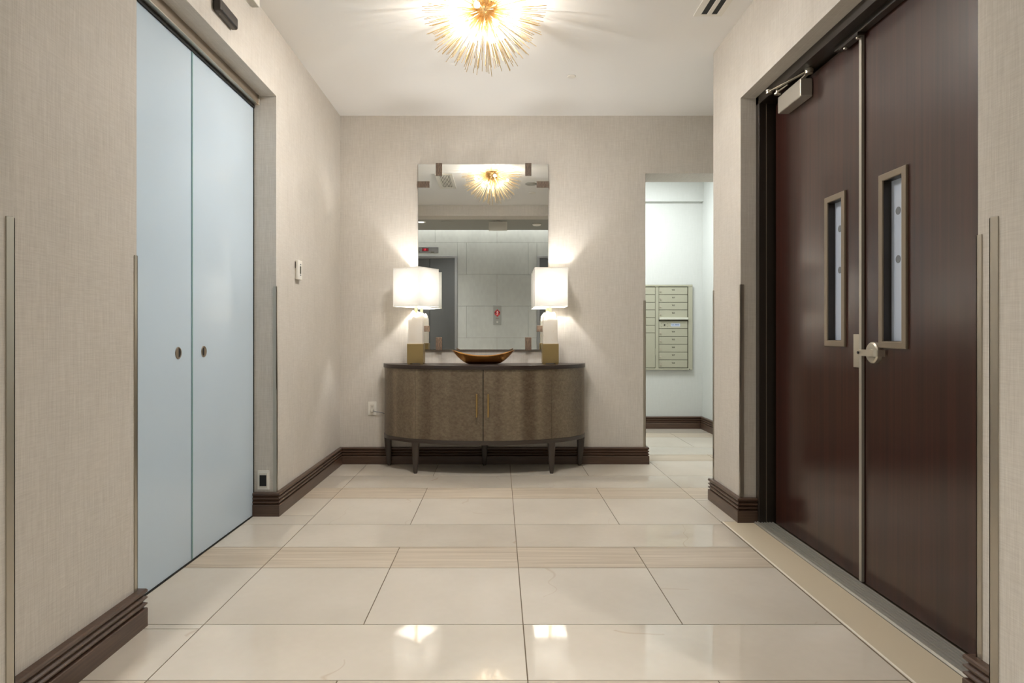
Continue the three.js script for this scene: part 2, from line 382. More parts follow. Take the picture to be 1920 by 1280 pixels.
{
  const r = thing('sliding_door_rail', 'taupe metal track rail over the frosted glass doors', 'door rail', [-1.49, 2.527, 2.39]);
  part('rail', rb(-1.512, -1.479, 2.53, 2.584, 1.635, 3.16, 0.003), M.taupe, r);
  part('end_cap', rb(-1.514, -1.474, 2.525, 2.584, 1.622, 1.634, 0.002), M.nickel, r);
  part('bottom_lip', bx(-1.512, -1.476, 2.524, 2.529, 1.635, 3.16), M.steel, r);
  part('seal', bx(-1.5135, -1.505, 2.507, 2.524, 1.622, 3.16), M.rubber, r, 'black rubber seal above the glass');
  struct('trim_9', bx(-1.538, -1.508, -0.002, 0.0045, 1.616, 3.165), M.rubber, 'black floor guide under the glass doors', 'threshold');
}
{
  const s = thing('door_sensor', 'dark bronze motion sensor on the wall over the glass doors', 'sensor', [-1.375, 2.675, 2.402]);
  part('housing', rb(-1.375, -1.337, 2.672, 2.735, 2.291, 2.513, 0.012, 4), M.bronze, s);
  part('lens', rb(-1.352, -1.335, 2.676, 2.684, 2.31, 2.49, 0.003), M.black, s);
  part('screw', flatDisc('y', -1.356, 2.6715, 2.47, 0.003, 0.002, 12), M.steel, s);
  const e = thing('wall_fixture', 'white rectangular fixture under the ceiling on the left wall', 'fixture', [-1.375, 2.93, 2.2]);
  part('housing', rb(-1.375, -1.33, 2.93, 3.0, 2.013, 2.36, 0.003), M.white, e);
  part('bottom_plate', rb(-1.37, -1.334, 2.9285, 2.931, 2.018, 2.355, 0.0008), M.alu, e);
  part('screw', flatDisc('y', -1.352, 2.928, 2.04, 0.003, 0.002, 12), M.steel, e);
}

// ------------------------------------------------------------ dark wooden double doors, right
{
  const f = structGroup('trim_10', 'dark bronze metal frame of the wooden double doors', 'door frame', [1.6, 0, 2.7]);
  const Z0 = 1.747, Z1 = 3.677, T = 2.525;
  part('jamb', [rb(1.53, 1.75, 0, T, Z0, Z0 + 0.045, 0.003), rb(1.668, 1.75, 0, T, Z0 + 0.04, Z0 + 0.066, 0.002), rb(1.53, 1.572, 0, T, Z0 + 0.043, Z0 + 0.05, 0.002)], M.bronze, f);
  part('jamb', [rb(1.53, 1.75, 0, T, Z1 - 0.045, Z1, 0.003), rb(1.668, 1.75, 0, T, Z1 - 0.066, Z1 - 0.04, 0.002)], M.bronze, f);
  part('head', [rb(1.53, 1.75, T - 0.05, T, Z0, Z1, 0.003), rb(1.53, 1.572, T - 0.053, T - 0.048, Z0 + 0.04, Z1 - 0.04, 0.002), rb(1.668, 1.75, T - 0.07, T - 0.04, Z0, Z1, 0.002)], M.bronze, f);
  part('bead', bx(1.5715, 1.574, 0.01, T - 0.05, Z0 + 0.0455, Z0 + 0.0515), M.taupe, f);
  part('coordinator', [rb(1.585, 1.62, 2.45, 2.476, 2.55, 3.6, 0.003), rb(1.58, 1.615, 2.437, 2.453, 2.60, 2.76, 0.003)], M.bronze, f, 'dark bronze coordinator bar under the door head');
  for (const z of [2.63, 2.735]) part('roller', flatDisc('y', 1.596, 2.434, z, 0.008, 0.008, 16), M.nickel, f);
  // leaves
  const leaf = (name, z0, z1, lz0, lz1, label) => {
    const d = structGroup(name, label, 'door', [1.645, 0, (z0 + z1) / 2]);
    const y0 = 1.057, y1 = 1.79, x0 = 1.622, x1 = 1.667, top = 2.462, bot = 0.014;
    part('door_leaf', [bx(x0, x1, bot, y0 + 0.012, z0, z1), bx(x0, x1, y1 - 0.012, top, z0, z1), bx(x0, x1, y0 + 0.012, y1 - 0.012, z0, lz0 + 0.012), bx(x0, x1, y0 + 0.012, y1 - 0.012, lz1 - 0.012, z1)], M.door, d);
    // bevelled frame of the vision panel
    const o = new THREE.Shape(); const hw = (lz1 - lz0) / 2, hh = (y1 - y0) / 2, b = 0.03;
    o.moveTo(-hw, -hh); o.lineTo(hw, -hh); o.lineTo(hw, hh); o.lineTo(-hw, hh); o.closePath();
    const h = new THREE.Path(); h.moveTo(-hw + b, -hh + b); h.lineTo(-hw + b, hh - b); h.lineTo(hw - b, hh - b); h.lineTo(hw - b, -hh + b); h.closePath(); o.holes.push(h);
    const eg = new THREE.ExtrudeGeometry(o, { depth: 0.010, bevelEnabled: true, bevelSize: 0.004, bevelThickness: 0.004, bevelSegments: 2, bevelOffset: -0.004 });
    eg.rotateY(-Math.PI / 2).translate(1.625, (y0 + y1) / 2, (lz0 + lz1) / 2);
    part('vision_frame', uvm(eg), M.taupe, d, 'bronze frame around the narrow window');
    part('vision_stop', [bx(1.618, 1.652, y0 + 0.011, y1 - 0.011, lz0 + 0.012, lz0 + 0.0315), bx(1.618, 1.652, y0 + 0.011, y1 - 0.011, lz1 - 0.0315, lz1 - 0.012), bx(1.618, 1.652, y0 + 0.012, y0 + 0.0315, lz0 + 0.03, lz1 - 0.03), bx(1.618, 1.652, y1 - 0.0315, y1 - 0.012, lz0 + 0.03, lz1 - 0.03)], M.bronze, d, 'dark inner reveal of the window');
    const pane = part('pane', bx(1.650, 1.656, y0 + 0.012, y1 - 0.012, lz0 + 0.012, lz1 - 0.012), M.film, d, 'narrow pane with white film');
    const zc = (lz0 + lz1) / 2;
    for (const y of [1.627, 1.427]) part('dot', flatDisc('x', 1.6495, y, zc - 0.016, 0.0165, 0.0015, 28), M.greyDot, pane, 'round grey dot on the pane');
    return d;
  };
  const far = leaf('door_3', 1.815, 2.740, 2.401, 2.590, 'far dark brown wooden door leaf with narrow window and closer');
  const near = leaf('door_4', 2.752, 3.608, 2.863, 3.052, 'near dark brown wooden door leaf with narrow window and latch');
  part('astragal', rb(1.608, 1.623, 0.016, 2.46, 2.721, 2.741, 0.002), M.silverPaint, far, 'pale metal strip at the meeting edge');
  part('gap_seal', bx(1.63, 1.66, 0.016, 2.46, 2.7405, 2.7515), M.rubber, near);
  part('latch_plate', rb(1.614, 1.6225, 0.967, 1.117, 2.664, 2.712, 0.002), M.nickel, far, 'flat satin nickel plate');
  const rose = part('rose', flatDisc('x', 1.613, 1.037, 2.832, 0.046, 0.018, 40), M.nickel, near, 'round satin nickel rose');
  part('rose_face', new THREE.CylinderGeometry(0.04, 0.046, 0.006, 40).rotateZ(Math.PI / 2).translate(1.6015, 1.037, 2.832).toNonIndexed(), M.nickel, rose);
  const sh = new THREE.Shape();
  // strap handle seen from above: (x, z) outline swept up 28 mm
  sh.moveTo(1.566, 2.776); sh.lineTo(1.559, 2.90); sh.quadraticCurveTo(1.559, 2.918, 1.578, 2.918); sh.lineTo(1.60, 2.918); sh.lineTo(1.60, 2.911);
  sh.lineTo(1.579, 2.911); sh.quadraticCurveTo(1.566, 2.911, 1.566, 2.90); sh.lineTo(1.573, 2.776); sh.closePath();
  const hg = new THREE.ExtrudeGeometry(sh, { depth: 0.028, bevelEnabled: false }); hg.rotateX(Math.PI / 2).translate(0.016, 1.05, -0.012);
  // shape lies in x-y, turned so that its second axis runs along z
  const lever = part('handle_strap', [uvm(hg), flatDisc('x', 1.5855, 1.036, 2.764, 0.014, 0.008, 24)], M.nickel, near, 'satin nickel strap handle');
  part('neck', rod([1.583, 1.037, 2.832], [1.605, 1.037, 2.832], 0.013, 0.016, 20), M.nickel, lever);
  part('key_cylinder', [flatDisc('x', 1.5805, 1.036, 2.764, 0.006, 0.004, 16)], M.black, lever);

  const c = thing('door_closer', 'silver door closer with folding arm on the far wooden door', 'door closer', [1.622, 2.345, 2.13]);
  part('body', rb(1.558, 1.6225, 2.347, 2.442, 1.987, 2.264, 0.007, 3), M.silverPaint, c);
  part('pivot', [flatDisc('y', 1.585, 2.455, 2.30, 0.019, 0.010, 28), flatDisc('y', 1.585, 2.466, 2.30, 0.021, 0.011, 28), flatDisc('y', 1.585, 2.4745, 2.30, 0.017, 0.006, 28)], M.nickel, c);
  const arm = (p0, p1, w, h) => { const d = new THREE.Vector3(...p1).sub(new THREE.Vector3(...p0)); const g = new RoundedBoxGeometry(w, h, d.length(), 2, 0.003); g.lookAt(d); g.translate((p0[0] + p1[0]) / 2, (p0[1] + p1[1]) / 2, (p0[2] + p1[2]) / 2); const n = g.index ? g.toNonIndexed() : g; return n; };
  part('main_arm', arm([1.585, 2.455, 2.30], [1.592, 2.449, 2.03], 0.02, 0.007), M.nickel, c);
  part('pinion', rod([1.592, 2.438, 2.03], [1.592, 2.455, 2.03], 0.011), M.nickel, c);
  part('forearm', arm([1.585, 2.466, 2.30], [1.513, 2.474, 1.985], 0.018, 0.007), M.nickel, c);
  part('arm_shoe', [flatDisc('y', 1.512, 2.480, 1.982, 0.0175, 0.008, 28), flatDisc('y', 1.512, 2.468, 1.982, 0.0165, 0.010, 28)], M.nickel, c);
  part('adjuster', [rod([1.541, 2.448, 2.025], [1.541, 2.470, 2.025], 0.009), flatDisc('y', 1.541, 2.447, 2.025, 0.018, 0.008, 24), rod([1.541, 2.458, 2.025], [1.556, 2.462, 2.12], 0.006, 0.003)], M.nickel, c);
}
{ // fluted threshold
  const prof = [[0, 0]]; const n = 6, w = 0.112;
  prof.push([0, 0.003], [0.006, 0.010]);
  for (let i = 0; i < n; i++) { const a = 0.008 + i * (w - 0.016) / n, s = (w - 0.016) / n; prof.push([a, 0.011], [a + s * 0.45, 0.011], [a + s * 0.55, 0.003], [a + s * 0.92, 0.003]); }
  prof.push([w - 0.006, 0.010], [w, 0.003], [w, 0]);
  // sweep along the door line; the profile runs from the door towards the room
  struct('trim_11', sweep([[1.622, 1.75], [1.622, 3.675]], prof), M.alu, 'fluted aluminium threshold under the wooden doors', 'threshold');
}

// ------------------------------------------------------------ small wall fittings
{
  const t = thing('thermostat', 'cream thermostat with small display on the left wall', 'thermostat', [-1.375, 1.485, 1.21]);
  part('base_plate', rb(-1.375, -1.366, 1.49, 1.612, 1.172, 1.25, 0.003), M.offWhite, t);
  const b = part('cover', rb(-1.367, -1.348, 1.486, 1.617, 1.168, 1.254, 0.005, 3), M.white, t);
  part('display', rb(-1.3485, -1.3472, 1.527, 1.578, 1.197, 1.226, 0.0005), M.mailDark, b);
  for (const y of [1.514, 1.586]) part('button', rb(-1.3485, -1.3465, y, y + 0.008, 1.2, 1.222, 0.001), M.greyDot, b);
  part('side_slot', bx(-1.371, -1.367, 1.562, 1.604, 1.2535, 1.2548), M.bronze, b);

  const s = thing('wall_switch', 'white rocker plate with black insert low on the door jamb', 'switch', [-1.453, 0.158, 1.614]);
  part('plate', rb(-1.489, -1.417, 0.160, 0.277, 1.6135, 1.620, 0.002), M.white, s);
  part('inner_frame', rb(-1.480, -1.428, 0.172, 0.262, 1.619, 1.6225, 0.001), M.offWhite, s);
  part('insert', bx(-1.475, -1.433, 0.182, 0.250, 1.6215, 1.6232), M.black, s);

  const o = thing('wall_outlet', 'white electrical outlet with a plug left of the sideboard', 'outlet', [-1.0965, 0.45, 0]);
  part('plate', rb(-1.133, -1.060, 0.419, 0.537, 0, 0.006, 0.002), M.white, o);
  const soc = part('socket', rb(-1.113, -1.079, 0.444, 0.512, 0.005, 0.0085, 0.0015), M.offWhite, o);
  for (const x of [-1.102, -1.091]) part('slot', bx(x - 0.001, x + 0.001, 0.491, 0.501, 0.0083, 0.0088), M.black, soc);
  part('slot', flatDisc('z', -1.0965, 0.484, 0.0086, 0.0025, 0.0006, 12), M.black, soc);
  const k = thing('power_cord', 'thin grey cord from the wall outlet to behind the sideboard', 'cord', [-1.09, 0.46, 0.01]);
  part('plug', rb(-1.108, -1.083, 0.450, 0.474, 0.0085, 0.034, 0.004), M.offWhite, k);
  const cv = new THREE.CatmullRomCurve3([[-1.09, 0.462, 0.03], [-1.06, 0.452, 0.032], [-1.02, 0.446, 0.026], [-0.97, 0.432, 0.018], [-0.90, 0.44, 0.012], [-0.75, 0.62, 0.010], [-0.70, 0.84, 0.010]].map(p => new THREE.Vector3(...p)));
  part('cable', new THREE.TubeGeometry(cv, 60, 0.0028, 8).toNonIndexed(), M.greyDot, k);
}

// ------------------------------------------------------------ mirror on the far wall
{
  const m = thing('wall_mirror', 'frameless rectangular mirror held by eight brown clips', 'mirror', [-0.138, 0.986, 0]);
  const x0 = -0.698, x1 = 0.422, y0 = 0.986, y1 = 2.58;
  part('backing', bx(x0 + 0.03, x1 - 0.03, y0 + 0.03, y1 - 0.03, 0.0, 0.018), M.black, m);
  part('mirror_glass', bx(x0, x1, y0, y1, 0.0185, 0.0245), M.mirrorEdge, m);
  part('mirror_face', bx(x0 + 0.0008, x1 - 0.0008, y0 + 0.0008, y1 - 0.0008, 0.0246, 0.025), M.mirror, m);
  const clip = (a, b, c, d) => part('clip', [rb(a, b, c, d, 0.0255, 0.036, 0.0015), (c < y0 || d > y1) ? bx(a, b, c < y0 ? c : y1 + 0.001, c < y0 ? y0 - 0.001 : d, 0, 0.03) : bx(a < x0 ? a : x1 + 0.001, a < x0 ? x0 - 0.001 : b, c, d, 0, 0.03)], M.clip, m);
  for (const x of [-0.518, 0.250]) { clip(x - 0.027, x + 0.027, y1 - 0.10, y1 + 0.008); clip(x - 0.027, x + 0.027, y0 - 0.008, y0 + 0.105); }
  for (const y of [2.405, 1.165]) { clip(x0 - 0.006, x0 + 0.1, y - 0.026, y + 0.026); clip(x1 - 0.1, x1 + 0.006, y - 0.026, y + 0.026); }
}

// ------------------------------------------------------------ demilune sideboard
const SB = { cx: -0.126, z0: 0.035, a: 0.855, b: 0.485 };
{
  const { cx, z0, a, b } = SB;
  const s = thing('sideboard', 'half-round brown sideboard with two doors and dark tapered legs', 'sideboard', [cx, 0, z0]);
  const halfDisc = (A, B, y0, y1, bev = 0) => {
    const sh = new THREE.Shape(); const n = 64;
    sh.moveTo(A, 0); for (let i = 1; i <= n; i++) { const t = Math.PI * i / n; sh.lineTo(A * Math.cos(t), B * Math.sin(t)); } sh.closePath();
    const g = new THREE.ExtrudeGeometry(sh, { depth: y1 - y0 - 2 * bev, bevelEnabled: bev > 0, bevelSize: bev, bevelThickness: bev, bevelSegments: 2, bevelOffset: -bev });
    g.rotateX(Math.PI / 2); g.translate(0, y1 - bev, 0); g.translate(cx, 0, z0);
    return uvm(toCreasedNormals(g, 0.5));
  };
  const curved = (A, B, t0, t1, y0, y1, th) => {          // curved slab, uv along the arc
    const n = 28, pos = [], uv = [], nor = [];
    const P = (t, y, k) => [cx + (A - k) * Math.cos(t), y, z0 + (B - k) * Math.sin(t)];
    const N = t => { const x = Math.cos(t) / A, z = Math.sin(t) / B, l = Math.hypot(x, z); return [x / l, 0, z / l]; };
    const quad = (p, u, nn) => { for (const i of [0, 1, 2, 0, 2, 3]) { pos.push(...p[i]); uv.push(...u[i]); nor.push(...nn[i]); } };
    for (let i = 0; i < n; i++) {
      const ta = t0 + (t1 - t0) * i / n, tb = t0 + (t1 - t0) * (i + 1) / n, na = N(ta), nb = N(tb), ua = -ta * 0.7, ub = -tb * 0.7;
      quad([P(tb, y0, 0), P(ta, y0, 0), P(ta, y1, 0), P(tb, y1, 0)], [[ub, y0], [ua, y0], [ua, y1], [ub, y1]], [nb, na, na, nb]);
      const ma = na.map(v => -v), mb = nb.map(v => -v);
      quad([P(ta, y0, th), P(tb, y0, th), P(tb, y1, th), P(ta, y1, th)], [[ua, y0], [ub, y0], [ub, y1], [ua, y1]], [ma, mb, mb, ma]);
      const u = [0, 1, 0], d = [0, -1, 0];
      quad([P(ta, y1, 0), P(ta, y1, th), P(tb, y1, th), P(tb, y1, 0)], [[ua, y1], [ua, y1], [ub, y1], [ub, y1]], [u, u, u, u]);
      quad([P(ta, y0, th), P(ta, y0, 0), P(tb, y0, 0), P(tb, y0, th)], [[ua, y0], [ua, y0], [ub, y0], [ub, y0]], [d, d, d, d]);
    }
    for (const [t, sg] of [[t0, 1], [t1, -1]]) {
      const tn = [Math.sin(t) * sg, 0, -Math.cos(t) * sg];
      const q = [P(t, y0, 0), P(t, y0, th), P(t, y1, th), P(t, y1, 0)];
      quad(sg > 0 ? q : q.reverse(), [[0, y0], [0, y0], [0, y1], [0, y1]], [tn, tn, tn, tn]);
    }
    const g = new THREE.BufferGeometry();
    g.setAttribute('position', new THREE.Float32BufferAttribute(pos, 3));
    g.setAttribute('normal', new THREE.Float32BufferAttribute(nor, 3));
    g.setAttribute('uv', new THREE.Float32BufferAttribute(uv, 2)); return g;
  };
  part('top', halfDisc(a + 0.008, b + 0.012, 0.838, 0.871, 0.003), M.espresso, s, 'dark espresso top');
  part('carcass', halfDisc(a - 0.022, b - 0.022, 0.26, 0.838), M.black, s);
  part('base_moulding', halfDisc(a + 0.004, b + 0.006, 0.247, 0.279, 0.003), M.legWood, s, 'dark base moulding');
  const th = Math.acos(0.547 / 0.855), g = 0.0042;
  const Y0 = 0.280, Y1 = 0.8375;
  part('side_panel', curved(a, b, Math.PI - th + g * 0.5, Math.PI, Y0, Y1, 0.02), M.skin, s);
  part('side_panel', curved(a, b, 0, th - g * 0.5, Y0, Y1, 0.02), M.skin, s);
  const dl = part('door', curved(a, b, Math.PI / 2 + 0.0035, Math.PI - th - g * 0.5, Y0, Y1, 0.02), M.skin, s);
  const dr = part('door', curved(a, b, th + g * 0.5, Math.PI / 2 - 0.0035, Y0, Y1, 0.02), M.skin, s);
  for (const [d, x] of [[dl, -0.176], [dr, -0.086]]) {
    const zz = z0 + b + 0.001;
    part('handle', [rb(x - 0.007, x + 0.007, 0.468, 0.650, zz + 0.014, zz + 0.026, 0.003), rod([x, 0.49, zz - 0.004], [x, 0.49, zz + 0.016], 0.004), rod([x, 0.628, zz - 0.004], [x, 0.628, zz + 0.016], 0.004)], M.brass, d, 'slim brass bar handle');
  }
  // tapered sabre legs
  const leg = (x, z, lean) => {
    const lv = [[0.25, 0.066, 0.054], [0.215, 0.061, 0.05], [0.15, 0.054, 0.046], [0.08, 0.045, 0.04], [0.03, 0.036, 0.034], [0.008, 0.031, 0.03], [0, 0.025, 0.025]];
    const n = 16, pos = [];
    const ring = k => { const [y, w, d] = lv[k], q = 1 - y / 0.25; return Array.from({ length: n }, (_, i) => { const t = 2 * Math.PI * i / n, c = Math.cos(t), si = Math.sin(t), e = 0.55; return [x + lean[0] * q * q + w / 2 * Math.sign(c) * Math.abs(c) ** e, y, z + lean[1] * q * q + d / 2 * Math.sign(si) * Math.abs(si) ** e]; }); };
    for (let k = 0; k < lv.length - 1; k++) { const A = ring(k), B = ring(k + 1); for (let i = 0; i < n; i++) { const j = (i + 1) % n; pos.push(...A[i], ...A[j], ...B[j], ...A[i], ...B[j], ...B[i]); } }
    const bot = ring(lv.length - 1); for (let i = 1; i < n - 1; i++) pos.push(...bot[0], ...bot[i], ...bot[i + 1]);
    const gg = new THREE.BufferGeometry(); gg.setAttribute('position', new THREE.Float32BufferAttribute(pos, 3)); gg.computeVertexNormals();
    return uvm(toCreasedNormals(gg, 0.7));
  };
  for (const [x, z, lx, lz] of [[cx - 0.547, z0 + 0.345, 0, 0.012], [cx + 0.547, z0 + 0.345, 0, 0.012], [cx - 0.822, z0 + 0.032, 0.012, 0], [cx + 0.822, z0 + 0.032, -0.012, 0], [cx, z0 + 0.032, 0, 0]])
    part('leg', leg(x, z, [lx, lz]), M.legWood, s);
}

// ------------------------------------------------------------ table lamps
function tableLamp(x, z, turn, label) {
  const y = 0.871, l = thing('table_lamp', label, 'lamp', [x, y, z], 'pair of alabaster table lamps');
  for (const sx of [-1, 1]) for (const sz of [-1, 1]) part('foot', rb(x + sx * 0.052 - 0.012, x + sx * 0.052 + 0.012, y, y + 0.009, z + sz * 0.052 - 0.012, z + sz * 0.052 + 0.012, 0.001), M.satinBrass, l);
  part('base', rb(x - 0.067, x + 0.067, y + 0.009, y + 0.168, z - 0.067, z + 0.067, 0.002), M.satinBrass, l, 'satin brass cube base');
  // rough-topped alabaster block
  const g = new THREE.BoxGeometry(0.116, 0.27, 0.116, 12, 16, 12); const p = g.attributes.position;
  for (let i = 0; i < p.count; i++) {
    let X = p.getX(i), Y = p.getY(i), Z = p.getZ(i); const q = Math.max(0, (Y + 0.02) / 0.155);
    if (q > 0) { const nn = pnoise((X + 0.06) / 0.12 * 0.9, (Z + 0.06) / 0.12 * 0.9, 4, 4, Math.round(x * 100) & 255) + 0.5 * pnoise((X + 0.06) / 0.12 * 0.9, (Z + 0.06) / 0.12 * 0.9, 9, 9, 5); const e = Math.max(Math.abs(X), Math.abs(Z)) / 0.058; Y -= q * q * 0.046 * (nn * 0.8 + 0.9 * e ** 4 - 0.3); const k = 1 - 0.10 * Math.max(0, q - 0.72) / 0.28 * nn; X *= k; Z *= k; }
    p.setXYZ(i, X, Y, Z);
  }
  g.computeVertexNormals(); g.translate(x, y + 0.168 + 0.135, z);
  part('column', uvm(toCreasedNormals(g.toNonIndexed(), 0.45)), M.alabaster, l, 'white alabaster block with a rough broken top');
  part('stem', rb(x - 0.011, x + 0.011, y + 0.38, y + 0.52, z - 0.011, z + 0.011, 0.001), M.paleBrass, l);
  const S = 0.134, y0 = 1.345, y1 = 1.662, R = gg => { gg.translate(-x, 0, -z); gg.rotateY(turn); gg.translate(x, 0, z); return gg; };
  const side = [];
  for (let k = 0; k < 4; k++) { const pl = new THREE.PlaneGeometry(2 * S, y1 - y0).toNonIndexed(); const uv = pl.attributes.uv; for (let i = 0; i < uv.count; i++) uv.setXY(i, uv.getX(i) * 0.27 + k * 0.3, uv.getY(i) * 0.32); pl.translate(0, 0, S); pl.rotateY(k * Math.PI / 2); pl.translate(x, (y0 + y1) / 2, z); side.push(R(pl)); }
  const sh = part('shade', side, M.shade, l, 'square white linen shade');
  const hem = yy => { const e = 0.0012; return [bx(x - S - e, x + S + e, yy, yy + 0.006, z + S - e, z + S + e), bx(x - S - e, x + S + e, yy, yy + 0.006, z - S - e, z - S + e), bx(x - S - e, x - S + e, yy, yy + 0.006, z - S, z + S), bx(x + S - e, x + S + e, yy, yy + 0.006, z - S, z + S)].map(R); };
  part('hem', hem(y0), M.trim, sh); part('hem', hem(y1 - 0.006), M.trim, sh);
  part('spider', [R(bx(x - S, x + S, y1 - 0.012, y1 - 0.008, z - 0.002, z + 0.002)), R(bx(x - 0.002, x + 0.002, y1 - 0.012, y1 - 0.008, z - S, z + S))], M.brass, sh);
  part('harp', [rod([x - 0.05, y + 0.52, z], [x - 0.05, y1 - 0.03, z], 0.002), rod([x + 0.05, y + 0.52, z], [x + 0.05, y1 - 0.03, z], 0.002), rod([x - 0.05, y1 - 0.03, z], [x, y1 - 0.01, z], 0.002), rod([x + 0.05, y1 - 0.03, z], [x, y1 - 0.01, z], 0.002), rod([x - 0.05, y + 0.52, z], [x + 0.05, y + 0.52, z], 0.002)], M.brass, l);
  part('finial', rb(x - 0.022, x + 0.022, y1, y1 + 0.014, z - 0.022, z + 0.022, 0.001), M.brass, l);
  part('bulb', new THREE.SphereGeometry(0.03, 24, 16).translate(x, 1.50, z).toNonIndexed(), M.lampBulb, l);
  part('socket', rod([x, y + 0.52, z], [x, 1.475, z], 0.014), M.brass, l);
  const pl = new THREE.PointLight(NEUTRAL, POWER.lamp); pl.position.set(0, 1.50 - y, 0); pl.castShadow = true; pl.shadow.radius = 1.2; l.add(pl);
  return l;
}
tableLamp(-0.690, 0.215, -0.52, 'lit table lamp left of the mirror, its square shade turned cornerwise');
tableLamp(0.424, 0.195, 0.0, 'lit table lamp right of the mirror, its square shade facing front');

// ------------------------------------------------------------ gold bowl
{
  const cx = -0.131, cz = 0.30, y = 0.871, L = 0.258, W = 0.115, T = 0.005;
  const S = (u, v, k) => {                      // u along, v across, k = 0 outside, 1 inside
    const e = 1 - u * u, w = W * Math.sqrt(Math.max(0, 1 - Math.abs(u) ** 2.3)) - (k ? T * 0.7 : 0);
    const keel = 0.002 + 0.117 * Math.max(0, (Math.abs(u) - 0.43) / 0.57) ** 1.6 + (k ? T * (0.3 + 0.7 * e) : 0);
    const rim = 0.070 + 0.051 * Math.abs(u) ** 2.2;
    const hgt = Math.max(rim, keel) ;
    return [cx + L * u * (k ? 0.985 : 1), y + keel + (hgt - keel) * Math.abs(v) ** 2.2, cz + Math.max(w, 0.0005) * v];
  };
  const pos = [], nu = 48, nv = 24, q = (a, b, c, d) => pos.push(...a, ...b, ...c, ...a, ...c, ...d);
  for (let i = 0; i < nu; i++) {
    const u0 = -1 + 2 * i / nu, u1 = -1 + 2 * (i + 1) / nu;
    for (let j = 0; j < nv; j++) {
      const v0 = -1 + 2 * j / nv, v1 = -1 + 2 * (j + 1) / nv;
      q(S(u0, v0, 0), S(u1, v0, 0), S(u1, v1, 0), S(u0, v1, 0));
      q(S(u0, v1, 1), S(u1, v1, 1), S(u1, v0, 1), S(u0, v0, 1));
    }
    q(S(u0, 1, 0), S(u1, 1, 0), S(u1, 1, 1), S(u0, 1, 1)); q(S(u0, -1, 1), S(u1, -1, 1), S(u1, -1, 0), S(u0, -1, 0));
  }
  const g = new THREE.BufferGeometry(); g.setAttribute('position', new THREE.Float32BufferAttribute(pos, 3)); g.computeVertexNormals();
  const c = toCreasedNormals(g, 0.8); c.translate(-cx, -y, -cz);
  const m = new THREE.Mesh(uvm2(c), M.gold); m.name = 'bowl'; m.position.set(cx, y, cz); m.userData = { label: 'boat-shaped polished gold bowl in the middle of the sideboard', category: 'bowl' }; put(m, scene);
}
function uvm2(g) { const n = g.attributes.normal.clone(); const u = uvm(g); u.setAttribute('normal', n); return u; }

// ------------------------------------------------------------ burst chandelier
{
  const cx = -0.085, cz = 1.925, cy = H;
  const c = thing('chandelier', 'gold starburst ceiling light with glowing bulbs among thin rods', 'ceiling light', [cx, cy, cz]);
  part('canopy', flatDisc('y', cx, cy - 0.012, cz, 0.075, 0.024, 40), M.goldRod, c);
  part('hub', new THREE.SphereGeometry(0.045, 28, 16).translate(cx, cy - 0.045, cz).toNonIndexed(), M.goldRod, c);
  const hub = new THREE.Vector3(0, -0.045, 0), geos = [0.30, 0.315, 0.33, 0.345].map(l => { const g = new THREE.CylinderGeometry(0.0019, 0.0019, l, 6); g.translate(0, l / 2, 0); return g; });
  const N = 290, up = new THREE.Vector3(0, 1, 0);
  for (let i = 0; i < N; i++) {
    const yy = 0.10 - 1.09 * (i + 0.5) / N, t = i * 2.399963 + 0.25 * (rnd() - 0.5), r = Math.sqrt(1 - yy * yy);
    const d = new THREE.Vector3(r * Math.cos(t), yy + 0.05 * (rnd() - 0.5), r * Math.sin(t)).normalize();
    const m = new THREE.Mesh(geos[Math.floor(rnd() * 4)], M.goldRod); m.name = 'rod';
    m.position.copy(hub).addScaledVector(d, 0.01); m.quaternion.setFromUnitVectors(up, d); put(m, c);
  }
  const NB = 8;
  for (let i = 0; i < NB; i++) {
    const t = 2 * Math.PI * (i + 0.25) / NB, low = i % 2, R = low ? 0.12 : 0.185, dy = low ? -0.165 : -0.105;
    const b = [cx + R * Math.cos(t), cy + dy, cz + R * Math.sin(t)];
    const h = [cx + 0.02 * Math.cos(t), cy - 0.05, cz + 0.02 * Math.sin(t)];
    const m = h.map((v, k) => v + (b[k] - v) * 0.78);
    const a = part('lamp_arm', [rod(h, m, 0.004, 0.004, 8), rod(h.map((v, k) => v + (b[k] - v) * 0.62), m, 0.009, 0.009, 14)], M.goldRod, c);
    part('bulb', new THREE.SphereGeometry(0.0165, 16, 12).translate(...b).toNonIndexed(), M.bulb, a);
    // each bulb sits in a holder: bright outwards and down, faint past the holder towards the ceiling
    const l = new THREE.PointLight(WARM, POWER.glow); l.position.set(b[0] - cx, b[1] - cy, b[2] - cz); l.castShadow = true; l.shadow.radius = 0.2; c.add(l);
    const sp = new THREE.SpotLight(WARM, POWER.chandelier, 0, 1.4, 0.7); sp.position.copy(l.position); sp.target.position.set(l.position.x + Math.cos(t), l.position.y - 1.5, l.position.z + Math.sin(t)); sp.castShadow = true; sp.shadow.radius = 0.8; c.add(sp); c.add(sp.target);
  }
}

